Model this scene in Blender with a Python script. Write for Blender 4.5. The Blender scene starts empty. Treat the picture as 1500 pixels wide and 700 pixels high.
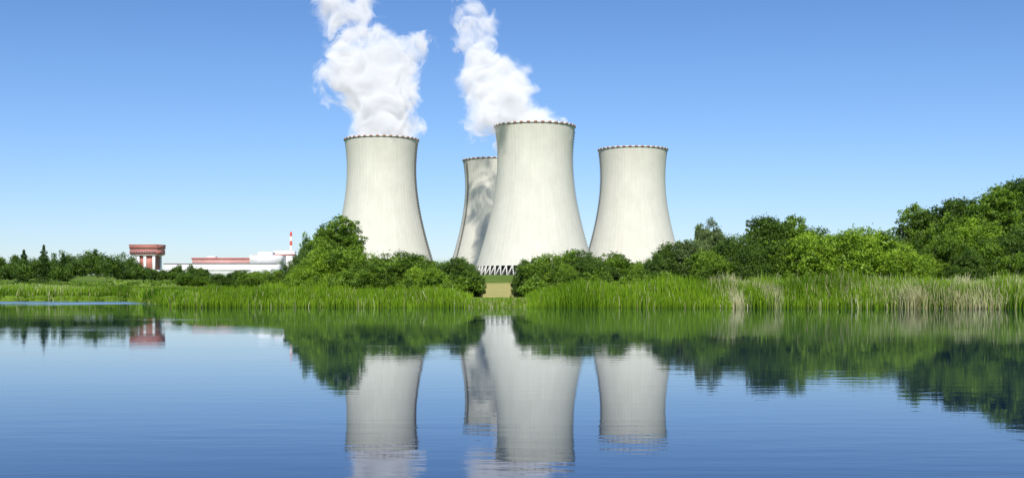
import bpy, bmesh, math, random, time
import numpy as np
from mathutils import Vector, noise
rng=np.random.default_rng(7); random.seed(7)
scene=bpy.context.scene
F=1800.0; CH=1.7
def WX(px,D): return (px-750)/F*D
def WZ(py,D): return CH+(428-py)/F*D

# ---------------------------------------------------------------- materials
def new_mat(name):
    m=bpy.data.materials.new(name); m.use_nodes=True
    nt=m.node_tree; nt.nodes.clear()
    out=nt.nodes.new('ShaderNodeOutputMaterial')
    return m,nt,out
def N(nt,t,**k):
    n=nt.nodes.new(t)
    for a,b in k.items():
        if a in n.inputs.keys(): n.inputs[a].default_value=b
        else: setattr(n,a,b)
    return n
def ramp(nt,stops):
    r=nt.nodes.new('ShaderNodeValToRGB'); e=r.color_ramp.elements
    while len(e)<len(stops): e.new(0.5)
    for i,(p,c) in enumerate(stops):
        e[i].position=p; e[i].color=(*c,1)
    return r
def mrange(nt,o,a,b_,c,d):
    mr=N(nt,'ShaderNodeMapRange'); mr.inputs[1].default_value=a; mr.inputs[2].default_value=b_; mr.inputs[3].default_value=c; mr.inputs[4].default_value=d; nt.links.new(o,mr.inputs[0]); return mr.outputs[0]
def mmul(nt,a,b):
    mm=N(nt,'ShaderNodeMath',operation='MULTIPLY'); nt.links.new(a,mm.inputs[0])
    if isinstance(b,(int,float)): mm.inputs[1].default_value=b
    else: nt.links.new(b,mm.inputs[1])
    return mm.outputs[0]
def simple(name,col,rough=0.8,var=0.15,scale=0.5):
    m,nt,out=new_mat(name)
    b=N(nt,'ShaderNodeBsdfPrincipled',Roughness=rough)
    t=N(nt,'ShaderNodeTexCoord'); n=N(nt,'ShaderNodeTexNoise',Scale=scale,Detail=6.0)
    nt.links.new(t.outputs['Object'],n.inputs['Vector'])
    r=ramp(nt,[(0.3,tuple(c*(1-var) for c in col)),(0.7,tuple(min(1,c*(1+var)) for c in col))])
    nt.links.new(n.outputs['Fac'],r.inputs['Fac']); nt.links.new(r.outputs['Color'],b.inputs['Base Color'])
    nt.links.new(b.outputs[0],out.inputs['Surface']); return m

def foliage_mat(name,dark,light,trans=0.3):
    m,nt,out=new_mat(name)
    a=N(nt,'ShaderNodeAttribute',attribute_name='tint')
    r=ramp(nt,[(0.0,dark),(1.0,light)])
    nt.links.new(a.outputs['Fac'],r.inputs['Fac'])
    d=N(nt,'ShaderNodeBsdfPrincipled',Roughness=0.5)
    d.inputs['Specular IOR Level'].default_value=0.3
    tr=N(nt,'ShaderNodeBsdfTranslucent')
    mx=N(nt,'ShaderNodeMixShader',Fac=trans)
    mul=N(nt,'ShaderNodeMixRGB',blend_type='MULTIPLY',Fac=1.0); mul.inputs['Color2'].default_value=(1.5,1.6,0.6,1)
    nt.links.new(r.outputs['Color'],d.inputs['Base Color'])
    nt.links.new(r.outputs['Color'],mul.inputs['Color1']); nt.links.new(mul.outputs[0],tr.inputs['Color'])
    nt.links.new(d.outputs[0],mx.inputs[1]); nt.links.new(tr.outputs[0],mx.inputs[2])
    nt.links.new(mx.outputs[0],out.inputs['Surface']); return m

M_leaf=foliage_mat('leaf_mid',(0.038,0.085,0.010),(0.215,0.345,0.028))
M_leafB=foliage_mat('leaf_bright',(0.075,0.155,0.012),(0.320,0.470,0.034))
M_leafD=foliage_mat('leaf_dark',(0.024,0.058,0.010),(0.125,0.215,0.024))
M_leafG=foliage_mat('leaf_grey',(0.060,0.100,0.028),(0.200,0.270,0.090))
M_bark=simple('bark',(0.10,0.075,0.05),0.9,0.3,3)
def reed_mat():
    m,nt,out=new_mat('reed_blades')
    a=N(nt,'ShaderNodeAttribute',attribute_name='tint')
    s=N(nt,'ShaderNodeSeparateColor'); nt.links.new(a.outputs['Color'],s.inputs[0])
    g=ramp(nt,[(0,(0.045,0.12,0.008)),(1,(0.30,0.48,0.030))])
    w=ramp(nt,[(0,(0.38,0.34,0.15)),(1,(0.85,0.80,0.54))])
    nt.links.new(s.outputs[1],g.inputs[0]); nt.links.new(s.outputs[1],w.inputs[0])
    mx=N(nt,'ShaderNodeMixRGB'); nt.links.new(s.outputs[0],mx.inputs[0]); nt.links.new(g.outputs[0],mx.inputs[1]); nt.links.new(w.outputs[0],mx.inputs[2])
    d=N(nt,'ShaderNodeBsdfDiffuse'); tr=N(nt,'ShaderNodeBsdfTranslucent'); ms=N(nt,'ShaderNodeMixShader',Fac=0.3)
    nt.links.new(mx.outputs[0],d.inputs[0]); nt.links.new(mx.outputs[0],tr.inputs[0])
    nt.links.new(d.outputs[0],ms.inputs[1]); nt.links.new(tr.outputs[0],ms.inputs[2]); nt.links.new(ms.outputs[0],out.inputs['Surface'])
    return m
M_reed=reed_mat()

# ---------------------------------------------------------------- mesh helpers
def quads_mesh(name,verts,quads,mats,midx=None,tint=None,smooth=False):
    me=bpy.data.meshes.new(name)
    nv=len(verts); nf=len(quads); k=len(quads[0])
    me.vertices.add(nv); me.vertices.foreach_set('co',np.asarray(verts,dtype=np.float32).ravel())
    me.loops.add(nf*k); me.loops.foreach_set('vertex_index',np.asarray(quads,dtype=np.int32).ravel())
    me.polygons.add(nf); me.polygons.foreach_set('loop_start',np.arange(0,nf*k,k,dtype=np.int32))
    if midx is not None: me.polygons.foreach_set('material_index',np.asarray(midx,dtype=np.int32))
    me.update(calc_edges=True)
    if tint is not None:
        at=me.color_attributes.new('tint','FLOAT_COLOR','POINT')
        at.data.foreach_set('color',np.asarray(tint,dtype=np.float32).ravel())
    if smooth: me.polygons.foreach_set('use_smooth',np.ones(nf,dtype=bool))
    for m in mats: me.materials.append(m)
    return me
def add_obj(name,me,loc=(0,0,0),rot=0,sc=(1,1,1),parent=None):
    o=bpy.data.objects.new(name,me); scene.collection.objects.link(o)
    o.location=loc; o.rotation_euler=(0,0,rot); o.scale=sc
    if parent: o.parent=parent
    return o
def unit(v): return v/np.maximum(np.linalg.norm(v,axis=-1,keepdims=True),1e-9)

# ---------------------------------------------------------------- terrain
def shore(X):
    X=np.asarray(X,dtype=float)
    d=np.interp(X,[-400,-98,-72,-38,-10,10,56,120,400],[250,236,233,141,139,138,127,122,115])
    return d+1.2*np.sin(X*0.21)+0.7*np.sin(X*0.57+1)+0.4*np.sin(X*1.3)
def ground(X,D):
    X=np.asarray(X,dtype=float); D=np.asarray(D,dtype=float)
    s=D-shore(X)
    t=np.clip((s+4)/6,0,1); t=t*t*(3-2*t)
    bank=-1.2+1.6*t
    rise=np.interp(D,[0,160,250,600,1130,1700,3000,20000],[0,0.1,1.2,7.2,17.0,17.4,17.4,17.4])
    wob=0.25*np.sin(X*0.05+D*0.03)*np.clip((s)/40,0,1)+0.5*np.sin(X*0.013)*np.clip((D-250)/300,0,1)*np.clip((1100-D)/200,0,1)
    far=bank+rise*(s>0)+wob
    near=np.where(D<6,np.clip((4.5-D)/4,-1,1)*0.35-0.1,-1.2)
    nearmix=np.clip((12-D)/6,0,1)
    z=np.where(D<12,near*nearmix+(-1.2)*(1-nearmix),far)
    side=np.clip((np.abs(X)-360)/30,0,1)
    return z*(1-side)+side*np.maximum(z,0.6)
xs=np.concatenate([np.array([-9000,-6000,-4000,-2500,-1700,-1200,-900,-700,-560,-460,-390,-360,-320,-280,-240,-200,-170]),np.arange(-140,110,1.6),np.array([120,140,170,200,240,280,320,360,390,460,560,700,900,1200,1700,2500,4000,6000,9000])])
ys=np.concatenate([np.array([-400,-200,-80,-30,-10]),np.arange(-5,14,1.0),np.array([20,40,70,95,110]),np.arange(112,270,1.6),np.arange(275,420,6),np.arange(430,1200,20),np.array([1230,1300,1400,1600,1900,2400,3200,4500,7000,11000,16000])])
XX,YY=np.meshgrid(xs,ys); ZZ=ground(XX,YY)
nx,ny=len(xs),len(ys)
v=np.stack([XX,YY,ZZ],-1).reshape(-1,3)
i=np.arange(nx-1)[None,:]+np.arange(ny-1)[:,None]*nx; i=i.ravel()
q=np.stack([i,i+1,i+1+nx,i+nx],-1)
def ground_mat():
    m,nt,out=new_mat('meadow_ground')
    b=N(nt,'ShaderNodeBsdfPrincipled',Roughness=0.95)
    b.inputs['Specular IOR Level'].default_value=0.1
    t=N(nt,'ShaderNodeTexCoord'); mp=N(nt,'ShaderNodeMapping'); mp.inputs['Scale'].default_value=(0.03,0.05,0.05)
    nt.links.new(t.outputs['Object'],mp.inputs[0])
    n=N(nt,'ShaderNodeTexNoise',Scale=1.0,Detail=8.0,Roughness=0.6); nt.links.new(mp.outputs[0],n.inputs['Vector'])
    r=ramp(nt,[(0.35,(0.075,0.145,0.018)),(0.55,(0.14,0.22,0.025)),(0.70,(0.24,0.26,0.06))])
    nt.links.new(n.outputs['Fac'],r.inputs[0])
    s=N(nt,'ShaderNodeSeparateXYZ'); nt.links.new(t.outputs['Object'],s.inputs[0])
    f=mmul(nt,mrange(nt,s.outputs[1],158,175,0,1),mrange(nt,s.outputs[0],-60,-25,0,1))
    f=mmul(nt,f,mrange(nt,s.outputs[1],420,470,1,0))
    dr=N(nt,'ShaderNodeMixRGB'); dr.inputs[2].default_value=(0.48,0.43,0.16,1); nt.links.new(f,dr.inputs[0]); nt.links.new(r.outputs[0],dr.inputs[1])
    n2=N(nt,'ShaderNodeTexNoise',Scale=0.4,Detail=9.0,Roughness=0.7); nt.links.new(t.outputs['Object'],n2.inputs['Vector'])
    r2=ramp(nt,[(0.3,(0.5,0.58,0.5)),(0.7,(1.35,1.25,1.1))]); nt.links.new(n2.outputs['Fac'],r2.inputs[0])
    mu=N(nt,'ShaderNodeMixRGB',blend_type='MULTIPLY',Fac=1.0); nt.links.new(dr.outputs[0],mu.inputs[1]); nt.links.new(r2.outputs[0],mu.inputs[2])
    nt.links.new(mu.outputs[0],b.inputs['Base Color']); nt.links.new(b.outputs[0],out.inputs[0]); return m
add_obj('ground',quads_mesh('ground',v,q,[ground_mat()],smooth=True))

# ---------------------------------------------------------------- water
def water_mat():
    m,nt,out=new_mat('lake_water')
    t=N(nt,'ShaderNodeTexCoord'); s=N(nt,'ShaderNodeSeparateXYZ'); nt.links.new(t.outputs['Object'],s.inputs[0])
    mp=N(nt,'ShaderNodeMapping'); mp.inputs['Scale'].default_value=(0.6,1.8,1); nt.links.new(t.outputs['Object'],mp.inputs[0])
    n=N(nt,'ShaderNodeTexNoise',Scale=1.1,Detail=4.0,Roughness=0.5); nt.links.new(mp.outputs[0],n.inputs['Vector'])
    mp2=N(nt,'ShaderNodeMapping'); mp2.inputs['Scale'].default_value=(0.03,0.12,1); nt.links.new(t.outputs['Object'],mp2.inputs[0])
    n2=N(nt,'ShaderNodeTexNoise',Scale=1.0,Detail=3.0); nt.links.new(mp2.outputs[0],n2.inputs['Vector'])
    r=ramp(nt,[(0.4,(0.2,0.2,0.2)),(0.7,(1,1,1))]); nt.links.new(n2.outputs['Fac'],r.inputs[0])
    hgt=mmul(nt,n.outputs['Fac'],r.outputs[0])
    bp=N(nt,'ShaderNodeBump',Strength=1.0,Distance=0.0048); nt.links.new(hgt,bp.inputs['Height'])
    fr=N(nt,'ShaderNodeFresnel',IOR=1.26); nt.links.new(bp.outputs[0],fr.inputs['Normal'])
    # breeze-ruffled bay on the far side, fading out irregularly
    n3=N(nt,'ShaderNodeTexNoise',Scale=0.06,Detail=5.0,Roughness=0.6); nt.links.new(t.outputs['Object'],n3.inputs['Vector'])
    bay=mmul(nt,mrange(nt,s.outputs[1],140,190,0,1),mrange(nt,s.outputs[0],-40,-62,0,1))
    bay=mmul(nt,bay,mrange(nt,n3.outputs[0],0.36,0.56,0.15,1))
    ro=N(nt,'ShaderNodeMath',operation='MULTIPLY_ADD'); nt.links.new(bay,ro.inputs[0]); ro.inputs[1].default_value=0.26; ro.inputs[2].default_value=0.008
    d=N(nt,'ShaderNodeBsdfDiffuse'); d.inputs[0].default_value=(0.002,0.011,0.055,1)
    g=N(nt,'ShaderNodeBsdfGlossy'); g.inputs[0].default_value=(0.89,0.94,1.0,1); nt.links.new(bp.outputs[0],g.inputs['Normal']); nt.links.new(ro.outputs[0],g.inputs['Roughness'])
    mx=N(nt,'ShaderNodeMixShader'); nt.links.new(fr.outputs[0],mx.inputs[0]); nt.links.new(d.outputs[0],mx.inputs[1]); nt.links.new(g.outputs[0],mx.inputs[2])
    nt.links.new(mx.outputs[0],out.inputs[0]); return m
wv=np.array([[-350,2,0],[350,2,0],[350,262,0],[-350,262,0]],float)
add_obj('lake_water',quads_mesh('lake_water',wv,[[0,1,2,3]],[water_mat()]))
# ---------------------------------------------------------------- vegetation generators
def leaves(centers,dirs,size,bias,tints):
    n=len(centers)
    nrm=unit(rng.normal(size=(n,3))+bias*dirs)
    u=unit(np.cross(nrm,rng.normal(size=(n,3)))); w=np.cross(nrm,u)
    s=size*rng.uniform(0.6,1.35,(n,1))
    V=np.stack([centers+u*s,centers+w*s*0.55,centers-u*s,centers-w*s*0.55],1).reshape(-1,3)
    Q=np.arange(n*4).reshape(-1,4)
    T=np.repeat(tints,4); C=np.stack([T,T,T,np.ones_like(T)],-1)
    return V,Q,C
def limb(p0,p1,r0,r1,k=6):
    d=unit(p1-p0); a=unit(np.cross(d,np.array([0.3,0.9,0.21]))); b=np.cross(d,a)
    ang=np.linspace(0,2*np.pi,k,endpoint=False)
    ring=np.cos(ang)[:,None]*a+np.sin(ang)[:,None]*b
    V=np.concatenate([p0+ring*r0,p1+ring*r1])
    Q=np.array([[j,(j+1)%k,(j+1)%k+k,j+k] for j in range(k)])
    return V,Q
def make_plant(name,H,lobes,nclump,nleaf,leaf,mat,clump_r=(0.2,0.4),trunk=True,hollow=0.5,stems=3):
    Vs,Qs,Cs,Ms=[],[],[],[]; off=0
    def push(V,Q,C,mi):
        nonlocal off
        Vs.append(V); Qs.append(Q+off); Cs.append(C); Ms.append(np.full(len(Q),mi)); off+=len(V)
    clumps=[]
    for (c,r) in lobes:
        c=np.array(c,float); r=np.array(r,float)
        k=max(4,int(nclump*np.prod(r)**(2/3)))
        d=unit(rng.normal(size=(k,3))); rad=rng.uniform(hollow,1.03,(k,1))
        P=c+d*r*rad
        for p,dd in zip(P,d):
            if p[2]>0.15: clumps.append((p,min(r)*rng.uniform(*clump_r),dd))
    for p,cr,dd in clumps:
        n=int(nleaf*rng.uniform(0.6,1.3)*(cr**2)/1.0)+16
        d=unit(rng.normal(size=(n,3))+0.35*dd)
        rad=cr*rng.uniform(0.3,1.0,(n,1))**0.7
        rad=np.where(rng.random((n,1))<0.12,rad*1.5,rad)
        C=p+d*rad*np.array([1,1,0.8])
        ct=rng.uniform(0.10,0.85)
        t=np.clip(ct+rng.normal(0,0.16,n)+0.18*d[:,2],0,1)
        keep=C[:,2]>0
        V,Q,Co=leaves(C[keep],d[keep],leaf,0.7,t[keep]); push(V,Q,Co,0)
    if trunk:
        for s in range(stems):
            base=np.array([rng.normal(0,0.25),rng.normal(0,0.25),-0.3])
            mid=base+np.array([rng.normal(0,0.4),rng.normal(0,0.4),H*0.35])
            V,Q=limb(base,mid,0.035*H/max(1,stems**0.5),0.022*H/max(1,stems**0.5)); push(V,Q,np.tile([0.5,0.5,0.5,1],(len(V),1)),1)
            for _ in range(7):
                tgt=clumps[rng.integers(len(clumps))][0]
                kn=mid*0.5+tgt*0.5+rng.normal(0,0.2,3)
                V,Q=limb(mid,kn,0.016*H,0.009*H,5); push(V,Q,np.tile([0.5,0.5,0.5,1],(len(V),1)),1)
                V,Q=limb(kn,tgt,0.009*H,0.003*H,4); push(V,Q,np.tile([0.5,0.5,0.5,1],(len(V),1)),1)
    me=quads_mesh(name,np.concatenate(Vs),np.concatenate(Qs),[mat,M_bark],np.concatenate(Ms),np.concatenate(Cs))
    return me
def shrub_lobes(W,H,n):
    L=[((0,0,H*0.45),(W*0.36,W*0.36,H*0.44))]
    for _ in range(n):
        a=rng.uniform(0,2*np.pi); rr=W*rng.uniform(0.12,0.36); s=rng.uniform(0.35,0.75)
        h=H*rng.uniform(0.22,0.99-0.35*s)
        L.append(((math.cos(a)*rr,math.sin(a)*rr,h),(W*0.27*s,W*0.27*s,H*0.30*s)))
    return L
def tree_lobes(W,H,n):
    L=[((0,0,H*0.58),(W*0.31,W*0.31,H*0.37))]
    for _ in range(n):
        a=rng.uniform(0,2*np.pi); h=rng.uniform(0.20,0.93)
        rr=W*0.37*math.sin(math.pi*min(1,max(0.12,(h-0.05)/1.0)))*rng.uniform(0.5,1.15); s=rng.uniform(0.32,0.7)
        L.append(((math.cos(a)*rr,math.sin(a)*rr,H*h),(W*0.25*s,W*0.25*s,H*0.17*s+0.3)))
    return L
SH=[make_plant('shrub_mesh',9,shrub_lobes(9,9,14),11,190,0.125,m) for m in (M_leaf,M_leaf,M_leafB,M_leafB,M_leafD,M_leafG)]
TR=[make_plant('tree_mesh',11,tree_lobes(9,11,21),13.0,190,0.125,m,stems=1) for m in (M_leaf,M_leafD,M_leafB,M_leafG)]
def place(kind,idx,px,wpx,top,D,name):
    X=WX(px,D); g=float(ground(X,D)); H=WZ(top,D)-g; W=wpx/F*D
    base=9.0 if kind is SH else 11.0
    k=1.13
    add_obj(name,kind[idx],(X,D,g-0.1),random.uniform(0,6.28),(W*k/9.0,W*k/9.0,H/base*1.0))
S='willow_shrub'; B='broadleaf_tree'
P=[ # left group
 (TR,0,490,90,320,168,B),(TR,1,508,50,334,172,B),(SH,0,466,66,338,163,S),(SH,4,448,50,360,158,S),
 (SH,2,478,90,357,152,S),(SH,0,522,110,357,153,S),(SH,1,575,110,362,154,S),(SH,4,608,90,370,160,S),(SH,3,622,66,384,148,S),(SH,4,668,78,373,153,S),(SH,4,688,44,384,151,S),(SH,0,640,60,376,158,S),
 (SH,2,446,60,383,150,S),(SH,1,545,90,380,148,S),(SH,4,432,40,378,170,S),
 (SH,0,378,66,393,215,S),(SH,4,350,50,393,260,S),(SH,0,402,44,390,200,S),(SH,1,285,60,400,290,S),(SH,4,318,40,399,300,S),
 # centre
 (SH,4,772,50,376,160,S),(SH,0,805,90,364,158,S),(SH,4,848,90,361,165,S),(SH,1,905,96,364,160,S),(SH,0,938,56,376,158,S),(SH,4,870,80,376,156,S),(SH,0,830,50,380,152,S),
 # right of centre
 (SH,4,985,76,350,160,S),(SH,5,1018,90,342,160,S),(TR,3,1040,60,316,172,B),(SH,4,1075,90,338,156,S),
 (TR,1,1122,96,313,164,B),(TR,0,1160,86,319,162,B),(SH,3,1205,110,328,151,S),(SH,2,1262,120,324,151,S),(SH,3,1308,80,340,153,S),(SH,4,1100,80,354,154,S),(SH,1,1160,90,344,154,S),(SH,1,1130,90,326,166,S),(SH,4,1185,90,328,166,S),
 (SH,4,960,50,368,156,S),(SH,0,1040,80,360,153,S),
 # far right trees
 (TR,0,1350,80,303,172,B),(TR,1,1400,110,286,170,B),(TR,0,1450,110,279,166,B),(TR,1,1492,110,257,168,B),(TR,0,1550,130,240,168,B),
 (TR,2,1430,90,318,158,B),(SH,0,1380,90,335,156,S),(SH,1,1450,100,340,152,S),(SH,4,1500,100,325,152,S),(SH,3,1345,60,360,150,S),(SH,4,1415,70,360,149,S),(SH,0,1480,80,368,148,S),(SH,0,1560,100,330,150,S),
 (SH,0,1425,90,306,166,S),(SH,4,1475,90,290,168,S),(SH,4,1520,90,278,170,S),(SH,0,1370,80,316,168,S),
]
for p in P: place(*p)
def mass_mesh(name,items,mat,leaf,nclump,nleaf,con=()):
    Vs,Qs,Cs=[],[],[]; off=0
    for (X,D,W,H) in items:
        g=float(ground(X,D)); r=np.array([W/2,W/2,H*0.5])
        d=unit(rng.normal(size=(nclump,3))); d[:,2]=np.abs(d[:,2])-0.4*rng.random(nclump)
        P_=np.array([X,D,g+H*0.42])+d*r*rng.uniform(0.3,1.0,(nclump,1)); cr=min(W,H)*rng.uniform(0.14,0.26,nclump)
        dd=unit(rng.normal(size=(nclump,nleaf,3))); C=P_[:,None]+dd*cr[:,None,None]*rng.uniform(0.3,1,(nclump,nleaf,1))
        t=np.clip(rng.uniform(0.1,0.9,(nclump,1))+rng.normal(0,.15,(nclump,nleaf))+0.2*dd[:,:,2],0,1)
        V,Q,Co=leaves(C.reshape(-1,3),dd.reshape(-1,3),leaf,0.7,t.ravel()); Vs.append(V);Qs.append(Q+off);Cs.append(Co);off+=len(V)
    for (X,D,W,H) in con:
        g=float(ground(X,D)); n=1800; h=rng.random(n)**1.3; rad=(1-h)**0.7*W/2*rng.uniform(0.4,1.0,n)*(0.75+0.25*np.sin(h*40)); a=rng.uniform(0,6.283,n)
        d=np.stack([np.cos(a),np.sin(a),0*a-0.2],-1); C=np.stack([X+np.cos(a)*rad,D+np.sin(a)*rad,g+H*0.02+H*0.98*h],-1)
        t=np.clip(rng.uniform(0.2,.6)+rng.normal(0,.15,n),0,1)*0.4
        V,Q,Co=leaves(C,d,leaf,0.5,t); Vs.append(V);Qs.append(Q+off);Cs.append(Co);off+=len(V)
    add_obj(name,quads_mesh(name,np.concatenate(Vs),np.concatenate(Qs),[mat],None,np.concatenate(Cs)))
items=[];con=[]
for px in np.concatenate([np.arange(-140,200,7),np.arange(200,300,12)]):
    D=rng.uniform(455,530); top=(rng.uniform(362,388)+(4 if px>150 else 0)) if px<196 else rng.uniform(388,398)
    X=WX(px,D); items.append((X,D,rng.uniform(6,11),(WZ(top,D)-float(ground(X,D)))*1.10))
for px,top in [(-30,368),(35,366),(64,359),(93,371),(-70,366)]:
    D=470; X=WX(px,D); con.append((X,D,9.5,WZ(top,D)-float(ground(X,D))))
mass_mesh('distant_tree_line',items,M_leafD,0.34,42,80,con)
items=[]
for _ in range(300):
    px=rng.uniform(-60,430); D=rng.uniform(242,430); X=WX(px,D)
    items.append((X,D,rng.uniform(2,5.5),rng.uniform(0.9,2.2)))
mass_mesh('meadow_bushes',items,M_leaf,0.18,9,50)
items=[]
for px in np.concatenate([rng.uniform(770,1560,150),rng.uniform(420,690,70)]):
    D=rng.uniform(146,154); X=WX(px,D); items.append((X,D,rng.uniform(2,4),rng.uniform(2.2,4.4)))
mass_mesh('undergrowth',items,M_leaf,0.14,12,90)
# ---------------------------------------------------------------- reeds / grass
def blades(name,X,D,H,wid,straw,tint,lean=0.12):
    n=len(X); g=ground(X,D); g=np.maximum(g,-0.25)
    a=rng.uniform(0,np.pi,n); dx=np.cos(a)*wid/2; dy=np.sin(a)*wid/2
    lx=rng.normal(0,lean,n)*H; ly=rng.normal(0,lean,n)*H
    base=np.stack([X,D,g],-1)
    mid=base+np.stack([lx*0.35,ly*0.35,H*0.55],-1); tip=base+np.stack([lx,ly,H],-1)
    w=np.stack([dx,dy,0*dx],-1)
    V=np.stack([base-w,base+w,mid-w*0.9,mid+w*0.9,tip-w*0.25,tip+w*0.25],1).reshape(-1,3)
    k=np.arange(n)*6
    Q=np.concatenate([np.stack([k,k+1,k+3,k+2],-1),np.stack([k+2,k+3,k+5,k+4],-1)])
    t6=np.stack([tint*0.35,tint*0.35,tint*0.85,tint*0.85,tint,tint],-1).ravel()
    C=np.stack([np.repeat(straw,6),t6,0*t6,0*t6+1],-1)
    add_obj(name,quads_mesh(name,V,Q,[M_reed],None,C))
def strip(n,px0,px1,dep0,dep1,Dref):
    px=rng.uniform(px0,px1,n); X=WX(px,Dref); D=shore(X)+rng.uniform(dep0,dep1,n); return px,X,D
def nz(X,D,s): return np.array([noise.noise(Vector((x*s,d*s,3.1))) for x,d in zip(X.tolist(),D.tolist())])
px,X,D=strip(66000,772,1600,-1.5,14,134)
h=np.interp(px,[772,800,850,960,1060,1150,1500,1600],[0.9,1.8,2.3,2.55,2.6,2.6,2.65,2.65])
h=h*(0.80+0.55*nz(X,D,0.2)+0.25*nz(X,D,0.7)+rng.normal(0,0.13,len(X)))*np.interp(D-shore(X),[-2,0,4,20],[0.62,0.8,1,1.02])
pb=np.interp(px,[772,1040,1065,1075,1135,1150,1270,1300,1400,1600],[0.02,0.04,0.12,0.60,0.56,0.08,0.14,0.42,0.46,0.42])
st=(rng.random(len(X))<pb*(1+1.8*nz(X,D*0.3,0.4))).astype(float)*rng.uniform(0.5,1,len(X))
tint=np.clip(0.5+0.7*nz(X,D,0.12)+rng.normal(0,0.20,len(X)),0,1)
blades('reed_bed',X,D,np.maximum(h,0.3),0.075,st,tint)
px,X,D=strip(44000,256,690,-1.3,14,142)
h=np.interp(px,[256,300,400,640,690],[1.0,1.7,1.9,2.0,1.0])*(0.85+0.6*nz(X,D,0.2)+0.25*nz(X,D,0.7)+rng.normal(0,0.13,len(X)))*np.interp(D-shore(X),[-2,0,4,20],[0.6,0.75,1,1.1])
st=(rng.random(len(X))<0.05).astype(float)*0.7
tint=np.clip(0.60+0.7*nz(X,D,0.12)+rng.normal(0,0.20,len(X)),0,1)
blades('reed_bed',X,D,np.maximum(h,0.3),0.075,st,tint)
px,X,D=strip(14000,670,800,-0.8,14,140)
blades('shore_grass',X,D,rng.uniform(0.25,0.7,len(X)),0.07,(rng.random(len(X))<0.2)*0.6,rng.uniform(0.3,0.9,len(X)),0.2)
n=110000; X=rng.uniform(-150,-40,n); D=shore(X)-0.5+rng.random(n)**1.6*190; ok=(D>205)
X,D=X[ok],D[ok]
a=nz(X,D,0.05)
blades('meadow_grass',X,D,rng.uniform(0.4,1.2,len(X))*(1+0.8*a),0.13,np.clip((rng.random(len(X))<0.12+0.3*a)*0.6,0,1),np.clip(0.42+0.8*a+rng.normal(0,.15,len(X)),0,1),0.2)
n=30000; X=rng.uniform(-84,-36,n); D=shore(X)+rng.uniform(-0.8,30,n)
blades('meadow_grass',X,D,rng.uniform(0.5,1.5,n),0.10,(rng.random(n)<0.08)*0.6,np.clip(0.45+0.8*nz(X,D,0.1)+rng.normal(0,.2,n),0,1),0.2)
# ---------------------------------------------------------------- cooling towers
def concrete():
    m,nt,out=new_mat('tower_concrete')
    b=N(nt,'ShaderNodeBsdfPrincipled',Roughness=0.9)
    b.inputs['Specular IOR Level'].default_value=0.15
    t=N(nt,'ShaderNodeTexCoord'); s=N(nt,'ShaderNodeSeparateXYZ'); nt.links.new(t.outputs['Object'],s.inputs[0])
    at=N(nt,'ShaderNodeMath',operation='ARCTAN2'); nt.links.new(s.outputs[1],at.inputs[0]); nt.links.new(s.outputs[0],at.inputs[1])
    def comb(ka,kz):
        c=N(nt,'ShaderNodeCombineXYZ')
        nt.links.new(mmul(nt,at.outputs[0],ka),c.inputs[0]); nt.links.new(mmul(nt,s.outputs[2],kz),c.inputs[1]); return c
    n1=N(nt,'ShaderNodeTexNoise',Scale=1.0,Detail=7.0,Roughness=0.7); nt.links.new(comb(18,0.03).outputs[0],n1.inputs['Vector'])
    n2=N(nt,'ShaderNodeTexNoise',Scale=1.0,Detail=7.0,Roughness=0.65); nt.links.new(comb(3.5,0.06).outputs[0],n2.inputs['Vector'])
    r1=ramp(nt,[(0.3,(0.610,0.585,0.500)),(0.7,(0.670,0.648,0.560))]); nt.links.new(n1.outputs[0],r1.inputs[0])
    r2=ramp(nt,[(0.3,(0.92,0.92,0.91)),(0.7,(1.04,1.04,1.04))]); nt.links.new(n2.outputs[0],r2.inputs[0])
    mu=N(nt,'ShaderNodeMixRGB',blend_type='MULTIPLY',Fac=1.0); nt.links.new(r1.outputs[0],mu.inputs[1]); nt.links.new(r2.outputs[0],mu.inputs[2])
    fr=N(nt,'ShaderNodeMath',operation='FRACT'); nt.links.new(mmul(nt,s.outputs[2],1/3.0),fr.inputs[0])
    r3=ramp(nt,[(0.0,(0.94,0.94,0.94)),(0.14,(1,1,1))]); nt.links.new(fr.outputs[0],r3.inputs[0])
    mu2=N(nt,'ShaderNodeMixRGB',blend_type='MULTIPLY',Fac=1.0); nt.links.new(mu.outputs[0],mu2.inputs[1]); nt.links.new(r3.outputs[0],mu2.inputs[2])
    n3=N(nt,'ShaderNodeTexNoise',Scale=1.0,Detail=5.0,Roughness=0.7); nt.links.new(comb(26,0.008).outputs[0],n3.inputs['Vector'])
    st=mmul(nt,mrange(nt,n3.outputs[0],0.45,0.7,0.0,0.30),mrange(nt,s.outputs[2],112,149,0,1))
    mu3=N(nt,'ShaderNodeMixRGB'); mu3.inputs[2].default_value=(0.36,0.34,0.30,1); nt.links.new(st,mu3.inputs[0]); nt.links.new(mu2.outputs[0],mu3.inputs[1])
    nt.links.new(mu3.outputs[0],b.inputs['Base Color']); nt.links.new(b.outputs[0],out.inputs[0]); return m
M_conc=concrete()
M_red=simple('rim_red_paint',(0.36,0.18,0.13)); M_white=simple('rim_white_paint',(0.72,0.70,0.66),0.7,0.05)
M_dark=simple('fill_dark',(0.05,0.05,0.05)); M_metal=simple('ladder_metal',(0.16,0.15,0.13)); M_leg=simple('leg_concrete',(0.6,0.58,0.52))
def prof(z):
    t=(z-118)
    return 37.4*math.sqrt(1+(t/ (89 if t<0 else 82))**2)
HT=149.3
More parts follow.
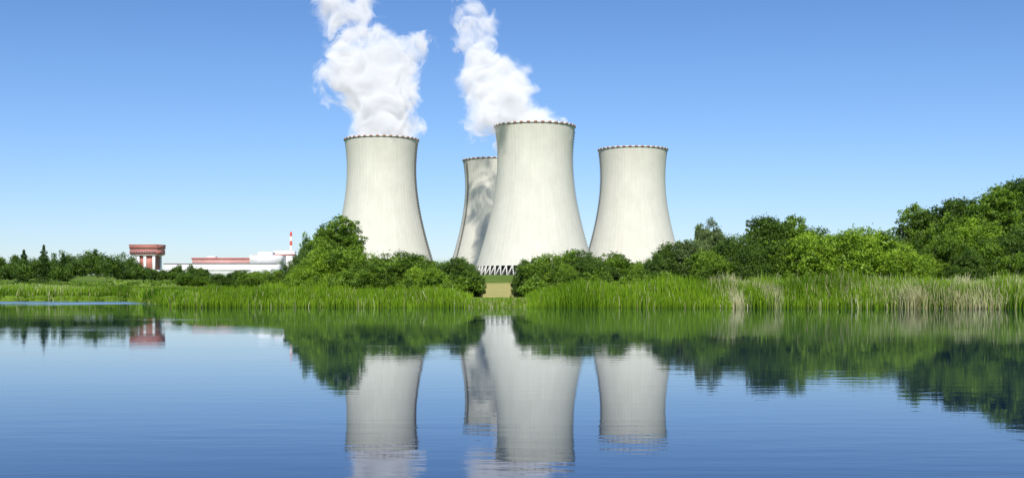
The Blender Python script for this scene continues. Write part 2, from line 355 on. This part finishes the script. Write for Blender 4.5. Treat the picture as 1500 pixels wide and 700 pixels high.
def boxes_mesh(name,lst,mat):
    Vs,Qs=[],[]; off=0
    for c,ax,ay,az in lst:
        c=np.array(c);ax=np.array(ax);ay=np.array(ay);az=np.array(az)
        V=[c+sx*ax+sy*ay+sz*az for sz in(-1,1) for sy in(-1,1) for sx in(-1,1)]
        Q=np.array([[0,2,3,1],[4,5,7,6],[0,1,5,4],[2,6,7,3],[0,4,6,2],[1,3,7,5]])+off
        Vs+=V;Qs.append(Q);off+=8
    return quads_mesh(name,np.array(Vs),np.concatenate(Qs),[mat])
def tower_parts():
    nseg=240; zs=list(np.linspace(10,HT,60))
    V=[];Q=[]
    ang=np.linspace(0,2*np.pi,nseg,endpoint=False)
    rib=0.14*(np.arange(nseg)%4==0)
    rings=[(z,prof(z),True) for z in zs]+[(HT,prof(HT)-1.0,False)]+[(z,prof(z)-0.8,False) for z in zs[::-1]]+[(10,prof(10),False)]
    for z,r,rb in rings:
        rr=r+(rib if rb else 0)
        V.append(np.stack([np.cos(ang)*rr,np.sin(ang)*rr,np.full(nseg,z)],-1))
    for k in range(len(rings)-1):
        j=np.arange(nseg); jn=(j+1)%nseg
        Q.append(np.stack([k*nseg+j,k*nseg+jn,(k+1)*nseg+jn,(k+1)*nseg+j],-1))
    shell=quads_mesh('shell',np.concatenate(V),np.concatenate(Q),[M_conc])
    red,wh=[],[]
    nm=72
    for k in range(nm):
        a=2*np.pi*k/nm; r=prof(HT)+0.15; er=np.array([math.cos(a),math.sin(a),0]); et=np.array([-math.sin(a),math.cos(a),0])
        c=er*r+np.array([0,0,HT+0.15]); hw=2*np.pi*r/nm/2
        if k%2==0: red.append((c,er*0.8,et*hw*0.85,np.array([0,0,0.85])))
        else: wh.append((c-np.array([0,0,.15]),er*0.7,et*hw*1.12,np.array([0,0,0.65])))
    legs=[]
    nl=56; r0,r1=prof(0)+1.5,prof(10)-0.4
    for k in range(nl):
        a=2*np.pi*k/nl
        for sgn in(-1,1):
            a2=a+sgn*np.pi/nl
            p0=np.array([math.cos(a)*r0,math.sin(a)*r0,-1.0]);p1=np.array([math.cos(a2)*r1,math.sin(a2)*r1,10.3])
            d=(p1-p0)/2; er=np.array([math.cos(a),math.sin(a),0])*0.55; et=unit(np.cross(d,er))*0.55
            legs.append(((p0+p1)/2,er,et,d))
    return shell,boxes_mesh('rim_marks_red',red,M_red),boxes_mesh('rim_marks_white',wh,M_white),boxes_mesh('support_legs',legs,M_leg)
def cyl_mesh(name,prof_,mat,n=96):
    V=[];Q=[];ang=np.linspace(0,2*np.pi,n,endpoint=False)
    for z,r in prof_: V.append(np.stack([np.cos(ang)*r,np.sin(ang)*r,np.full(n,z)],-1))
    for k in range(len(prof_)-1):
        j=np.arange(n);jn=(j+1)%n;Q.append(np.stack([k*n+j,k*n+jn,(k+1)*n+jn,(k+1)*n+j],-1))
    return quads_mesh(name,np.concatenate(V),np.concatenate(Q),[mat])
shell,rr,rw,lg=tower_parts()
fill=cyl_mesh('cooling_fill',[(-1,55),(11.5,53.5),(11.6,0.1)],M_dark)
basin=cyl_mesh('basin_wall',[(-2,68),(0.6,68),(0.6,67.4),(-0.2,67.3),(-0.2,0.1)],M_leg)
def ladder_mesh(az):
    L=[]
    e=np.array([math.cos(az),math.sin(az),0]); et=np.array([-math.sin(az),math.cos(az),0])
    for z in np.arange(12,HT-4,3.0):
        r=prof(z)+1.0; r2=prof(z+3)+1.0
        c=e*(r+r2)/2+np.array([0,0,z+1.5]); d=(e*(r2-r)+np.array([0,0,3.0]))/2
        for s in(-.6,.6): L.append((c+et*s,e*0.12,et*0.12,d))
        L.append((e*(r+0.1)+np.array([0,0,z]),e*0.9,et*1.0,np.array([0,0,0.45])))
    return boxes_mesh('access_ladder',L,M_metal)
GZ=17.4
TOW=[(559,1336,[-14]),(725,1544,[-150]),(783.5,1229,[10]),(927,1429,[190])]
for px,D,lads in TOW:
    X=WX(px,D)
    e=bpy.data.objects.new('cooling_tower',None); scene.collection.objects.link(e); e.location=(X,D,GZ)
    for me in(shell,rr,rw,lg,fill,basin): add_obj(me.name,me,parent=e)
    for a in lads: add_obj('access_ladder',ladder_mesh(math.radians(a)),parent=e)

# ---------------------------------------------------------------- buildings
M_brickred=simple('red_cladding',(0.46,0.17,0.14),0.7,0.1,0.3); M_wall=simple('white_panels',(0.78,0.77,0.75),0.7,0.05,0.2)
M_pink=simple('pink_cladding',(0.60,0.33,0.29),0.7,0.1,0.3); M_win=simple('window_band',(0.10,0.12,0.15),0.3,0.1); M_roof=simple('grey_roof',(0.45,0.44,0.43))
M_redst=simple('stack_red',(0.55,0.08,0.06))
def empty(name,loc):
    e=bpy.data.objects.new(name,None); scene.collection.objects.link(e); e.location=loc; return e
def box(par,name,c,s,mat):
    me=boxes_mesh(name,[(c,(s[0]/2,0,0),(0,s[1]/2,0),(0,0,s[2]/2))],mat); return add_obj(name,me,parent=par)
D=900; X=WX(216,D); g=float(ground(X,D)); e=empty('concrete_service_building',(X,D,g)); e.rotation_euler=(0,0,math.radians(-8))
hh=WZ(358,D)-g
box(e,'base',(0,0,1.5),(17.5,12,6),M_wall)
box(e,'core',(1.2,0,(hh-8+4)/2),(12,9,hh-8-4),M_brickred)
cl=[]
for x in (-7.2,-4.6,0.6,7.4):
    for iy in (-1,1): cl.append(((x,iy*5.4,(hh-8.2)/2),(0.95,0,0),(0,0.63,0),(0,0,(hh-8.4)/2)))
add_obj('columns',boxes_mesh('columns',cl,M_wall),parent=e)
box(e,'deck_beam',(0,0,hh-7.9),(19.0,13.6,0.6),M_wall)
box(e,'upper_storey',(0,0,hh-5.9),(21.0,14.2,3.3),M_brickred)
box(e,'window_band',(0,0,hh-3.75),(20.6,13.8,0.96),M_pink)
box(e,'top_storey',(0,0,hh-2.05),(21.4,14.8,2.4),M_brickred)
box(e,'parapet',(0,0,hh-0.5),(21.8,15.4,0.66),M_pink)
wl=[((x,-7.14,hh-5.9),(0.6,0,0),(0,0.06,0),(0,0,0.7)) for x in np.arange(-9,9.1,2.0)]
add_obj('windows',boxes_mesh('windows',wl,M_win),parent=e)
D=950; X=WX(335,D); g=float(ground(X,D)); e=empty('power_plant_building',(X,D,g))
def bb(name,x0,x1,y0,y1,dep,off,mat):
    xa,xb=WX(x0,D)-X,WX(x1,D)-X; z1,z0=WZ(y0,D)-g,WZ(y1,D)-g
    if y1>=405: z0=-1
    box(e,name,((xa+xb)/2,off,(z0+z1)/2),(xb-xa,dep,z1-z0),mat)
bb('long_hall',245,410,387,406,20,0,M_wall)
bb('hall_roof_edge',244.5,410.5,386,387,21,0,M_roof)
bb('window_strip',255,372,395.2,396.6,0.3,-10.2,M_roof)
bb('upper_hall',282,368,380,386,30,14,M_pink)
bb('upper_hall_roof',281,369,377.5,380,31,14,M_brickred)
bb('stair_block',300,312,375,377.5,8,10,M_wall)
bb('reactor_block',368,412,374,386,24,6,M_wall)
bb('reactor_top',378,398,369,374,14,6,M_wall)
bb('reactor_trim',367.5,412.5,372.8,374,24.6,18.5,M_brickred)
bb('right_tower_block',394,424,366,405,12,24,M_wall)
bb('right_tower_band',393.6,424.4,371,373,12.6,24,M_brickred)
bb('annex',225,246,397,406,12,-4,M_wall)
e2=empty('vent_stack',(WX(416,D),D+30,g)); top=WZ(337,D)-g
for j in range(10):
    z0=j*top/10; z1=(j+1)*top/10
    add_obj('stack_section_%d'%j,cyl_mesh('stack_section',[(z0,1.35-0.05*j),(z1,1.3-0.05*j),(z1+0.01,0.1)],M_redst if j in(7,9) else M_wall,16),parent=e2)
# ---------------------------------------------------------------- steam (volumes)
def steam_vol_mat():
    m,nt,out=new_mat('steam')
    t=N(nt,'ShaderNodeTexCoord'); s=N(nt,'ShaderNodeSeparateXYZ'); nt.links.new(t.outputs['Object'],s.inputs[0])
    n=N(nt,'ShaderNodeTexNoise',Scale=0.036,Detail=6.5,Roughness=0.66,Distortion=1.2); nt.links.new(t.outputs['Object'],n.inputs['Vector'])
    a=N(nt,'ShaderNodeAttribute',attribute_name='density')
    # the plume breaks up as it rises
    bias=mrange(nt,s.outputs[2],170,300,-3.10,-4.05)
    m1=N(nt,'ShaderNodeMath',operation='MULTIPLY_ADD'); nt.links.new(n.outputs['Fac'],m1.inputs[0]); m1.inputs[1].default_value=6.2; nt.links.new(bias,m1.inputs[2])
    m2=N(nt,'ShaderNodeMath',operation='MULTIPLY_ADD'); nt.links.new(a.outputs['Fac'],m2.inputs[0]); m2.inputs[1].default_value=1.75
    off=N(nt,'ShaderNodeMath',operation='SUBTRACT'); nt.links.new(m1.outputs[0],off.inputs[0]); off.inputs[1].default_value=0.35
    nt.links.new(off.outputs[0],m2.inputs[2])
    dens=mrange(nt,m2.outputs[0],0.0,1.5,0.0,0.17)
    gt=N(nt,'ShaderNodeMath',operation='GREATER_THAN'); gt.inputs[1].default_value=0.002; nt.links.new(a.outputs['Fac'],gt.inputs[0])
    dn=mmul(nt,dens,gt.outputs[0])
    v=N(nt,'ShaderNodeVolumePrincipled'); v.inputs['Color'].default_value=(1,1,1,1); v.inputs['Anisotropy'].default_value=-0.3
    v.inputs['Density Attribute'].default_value=''
    nt.links.new(dn,v.inputs['Density'])
    v.inputs['Emission Color'].default_value=(0.93,0.965,1.0,1); nt.links.new(mmul(nt,dn,0.34),v.inputs['Emission Strength'])  # added glow, scaled by density, stands in for multiply scattered sunlight
    nt.links.new(v.outputs[0],out.inputs['Volume']); return m
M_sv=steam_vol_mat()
bm=bmesh.new(); bmesh.ops.create_icosphere(bm,subdivisions=2,radius=1.0); bm.verts.ensure_lookup_table()
ICV=np.array([v.co[:] for v in bm.verts]); ICF=np.array([[v.index for v in f.verts] for f in bm.faces]); bm.free()
def gn_tree(voxel,band):
    ng=bpy.data.node_groups.new('steam_volume','GeometryNodeTree')
    ng.interface.new_socket('Geometry',in_out='INPUT',socket_type='NodeSocketGeometry'); ng.interface.new_socket('Geometry',in_out='OUTPUT',socket_type='NodeSocketGeometry')
    gi=ng.nodes.new('NodeGroupInput'); go=ng.nodes.new('NodeGroupOutput')
    m0=ng.nodes.new('GeometryNodeMeshToVolume'); v2m=ng.nodes.new('GeometryNodeVolumeToMesh')
    m1=ng.nodes.new('GeometryNodeMeshToVolume'); sm=ng.nodes.new('GeometryNodeSetMaterial')
    for n_,bw in((m0,4.0),(m1,band)):
        try: n_.resolution_mode='VOXEL_SIZE'
        except Exception as ex: print('rm',ex)
        n_.inputs['Voxel Size'].default_value=voxel; n_.inputs['Interior Band Width'].default_value=bw; n_.inputs['Density'].default_value=1.0
    v2m.inputs['Threshold'].default_value=0.15
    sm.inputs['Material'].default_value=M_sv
    ng.links.new(gi.outputs[0],m0.inputs['Mesh']); ng.links.new(m0.outputs[0],v2m.inputs[0]); ng.links.new(v2m.outputs[0],m1.inputs['Mesh']); ng.links.new(m1.outputs[0],sm.inputs[0]); ng.links.new(sm.outputs[0],go.inputs[0])
    return ng
NG=gn_tree(2.6,18.0)
def plume(D,keys,seed):
    R=random.Random(seed); bl=[]
    for (px,py,rp,dd,dens) in keys:
        c=Vector((WX(px,D),D+dd,WZ(py,D))); r=rp/F*D
        bl.append((c,r*1.10))
        for _ in range(9):
            d=Vector((R.gauss(0,1),R.gauss(0,1),R.gauss(0,1))).normalized(); rr=r*R.uniform(0.3,0.5)
            bl.append((c+d*r*R.uniform(0.7,1.1),rr))
    V=np.concatenate([ICV*r+np.array(c[:]) for c,r in bl]); Q=np.concatenate([ICF+k*len(ICV) for k in range(len(bl))])
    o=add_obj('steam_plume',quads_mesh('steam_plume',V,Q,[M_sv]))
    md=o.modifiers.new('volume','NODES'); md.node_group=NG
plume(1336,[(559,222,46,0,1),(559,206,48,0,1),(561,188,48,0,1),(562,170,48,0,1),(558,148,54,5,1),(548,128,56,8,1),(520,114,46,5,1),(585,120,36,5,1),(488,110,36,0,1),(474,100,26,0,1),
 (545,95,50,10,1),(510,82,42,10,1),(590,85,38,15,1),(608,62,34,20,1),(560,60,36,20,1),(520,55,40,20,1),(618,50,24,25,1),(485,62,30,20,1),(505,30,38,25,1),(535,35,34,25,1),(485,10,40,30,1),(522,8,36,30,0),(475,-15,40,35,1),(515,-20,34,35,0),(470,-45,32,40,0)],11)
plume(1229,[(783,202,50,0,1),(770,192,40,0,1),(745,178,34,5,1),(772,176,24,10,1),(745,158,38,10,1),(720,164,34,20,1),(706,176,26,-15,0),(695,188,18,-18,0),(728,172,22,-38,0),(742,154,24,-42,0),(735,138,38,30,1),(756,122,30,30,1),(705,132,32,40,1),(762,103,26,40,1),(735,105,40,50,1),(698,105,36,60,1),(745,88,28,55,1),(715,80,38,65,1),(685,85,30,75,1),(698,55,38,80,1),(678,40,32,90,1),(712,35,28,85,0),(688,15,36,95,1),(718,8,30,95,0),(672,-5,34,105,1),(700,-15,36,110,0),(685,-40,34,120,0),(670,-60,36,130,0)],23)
# ---------------------------------------------------------------- light, sky, camera
EL=math.radians(42); AZ=math.radians(181.5)
sd=Vector((math.sin(AZ)*math.cos(EL),math.cos(AZ)*math.cos(EL),math.sin(EL)))
L=bpy.data.lights.new('sun','SUN'); L.energy=5.0; L.angle=math.radians(0.5); L.color=(1.0,0.965,0.90)
lo=bpy.data.objects.new('sun',L); scene.collection.objects.link(lo); lo.rotation_euler=(-sd).to_track_quat('-Z','Y').to_euler(); lo.location=(0,-50,100)
w=bpy.data.worlds.new('World'); scene.world=w; w.use_nodes=True; nt=w.node_tree; nt.nodes.clear()
out=nt.nodes.new('ShaderNodeOutputWorld'); bg=nt.nodes.new('ShaderNodeBackground'); bg.inputs[1].default_value=0.10
sky=nt.nodes.new('ShaderNodeTexSky'); sky.sky_type='NISHITA'; sky.sun_disc=False; sky.sun_elevation=EL; sky.sun_rotation=AZ
sky.air_density=1.0; sky.dust_density=0.3; sky.ozone_density=2.5; sky.altitude=200
tc=nt.nodes.new('ShaderNodeTexCoord'); sp=nt.nodes.new('ShaderNodeSeparateXYZ'); nt.links.new(tc.outputs['Generated'],sp.inputs[0])
rp=ramp(nt,[(0.0,(0.93,1.01,1.26)),(0.10,(0.77,0.95,1.28)),(0.24,(0.60,0.81,1.14))]); nt.links.new(sp.outputs[2],rp.inputs[0])
mt=nt.nodes.new('ShaderNodeMixRGB'); mt.blend_type='MULTIPLY'; mt.inputs[0].default_value=1; nt.links.new(rp.outputs[0],mt.inputs[2])
nt.links.new(sky.outputs[0],mt.inputs[1]); nt.links.new(mt.outputs[0],bg.inputs[0]); nt.links.new(bg.outputs[0],out.inputs[0])
cam=bpy.data.cameras.new('camera'); co=bpy.data.objects.new('camera',cam); scene.collection.objects.link(co)
co.location=(0,0,CH); co.rotation_euler=(math.pi/2,0,0); cam.sensor_width=36; cam.lens=43.2; cam.shift_y=78/1500; cam.clip_end=40000; cam.clip_start=0.1
scene.camera=co
scene.view_settings.view_transform='Standard'; scene.view_settings.look='None'; scene.view_settings.exposure=0
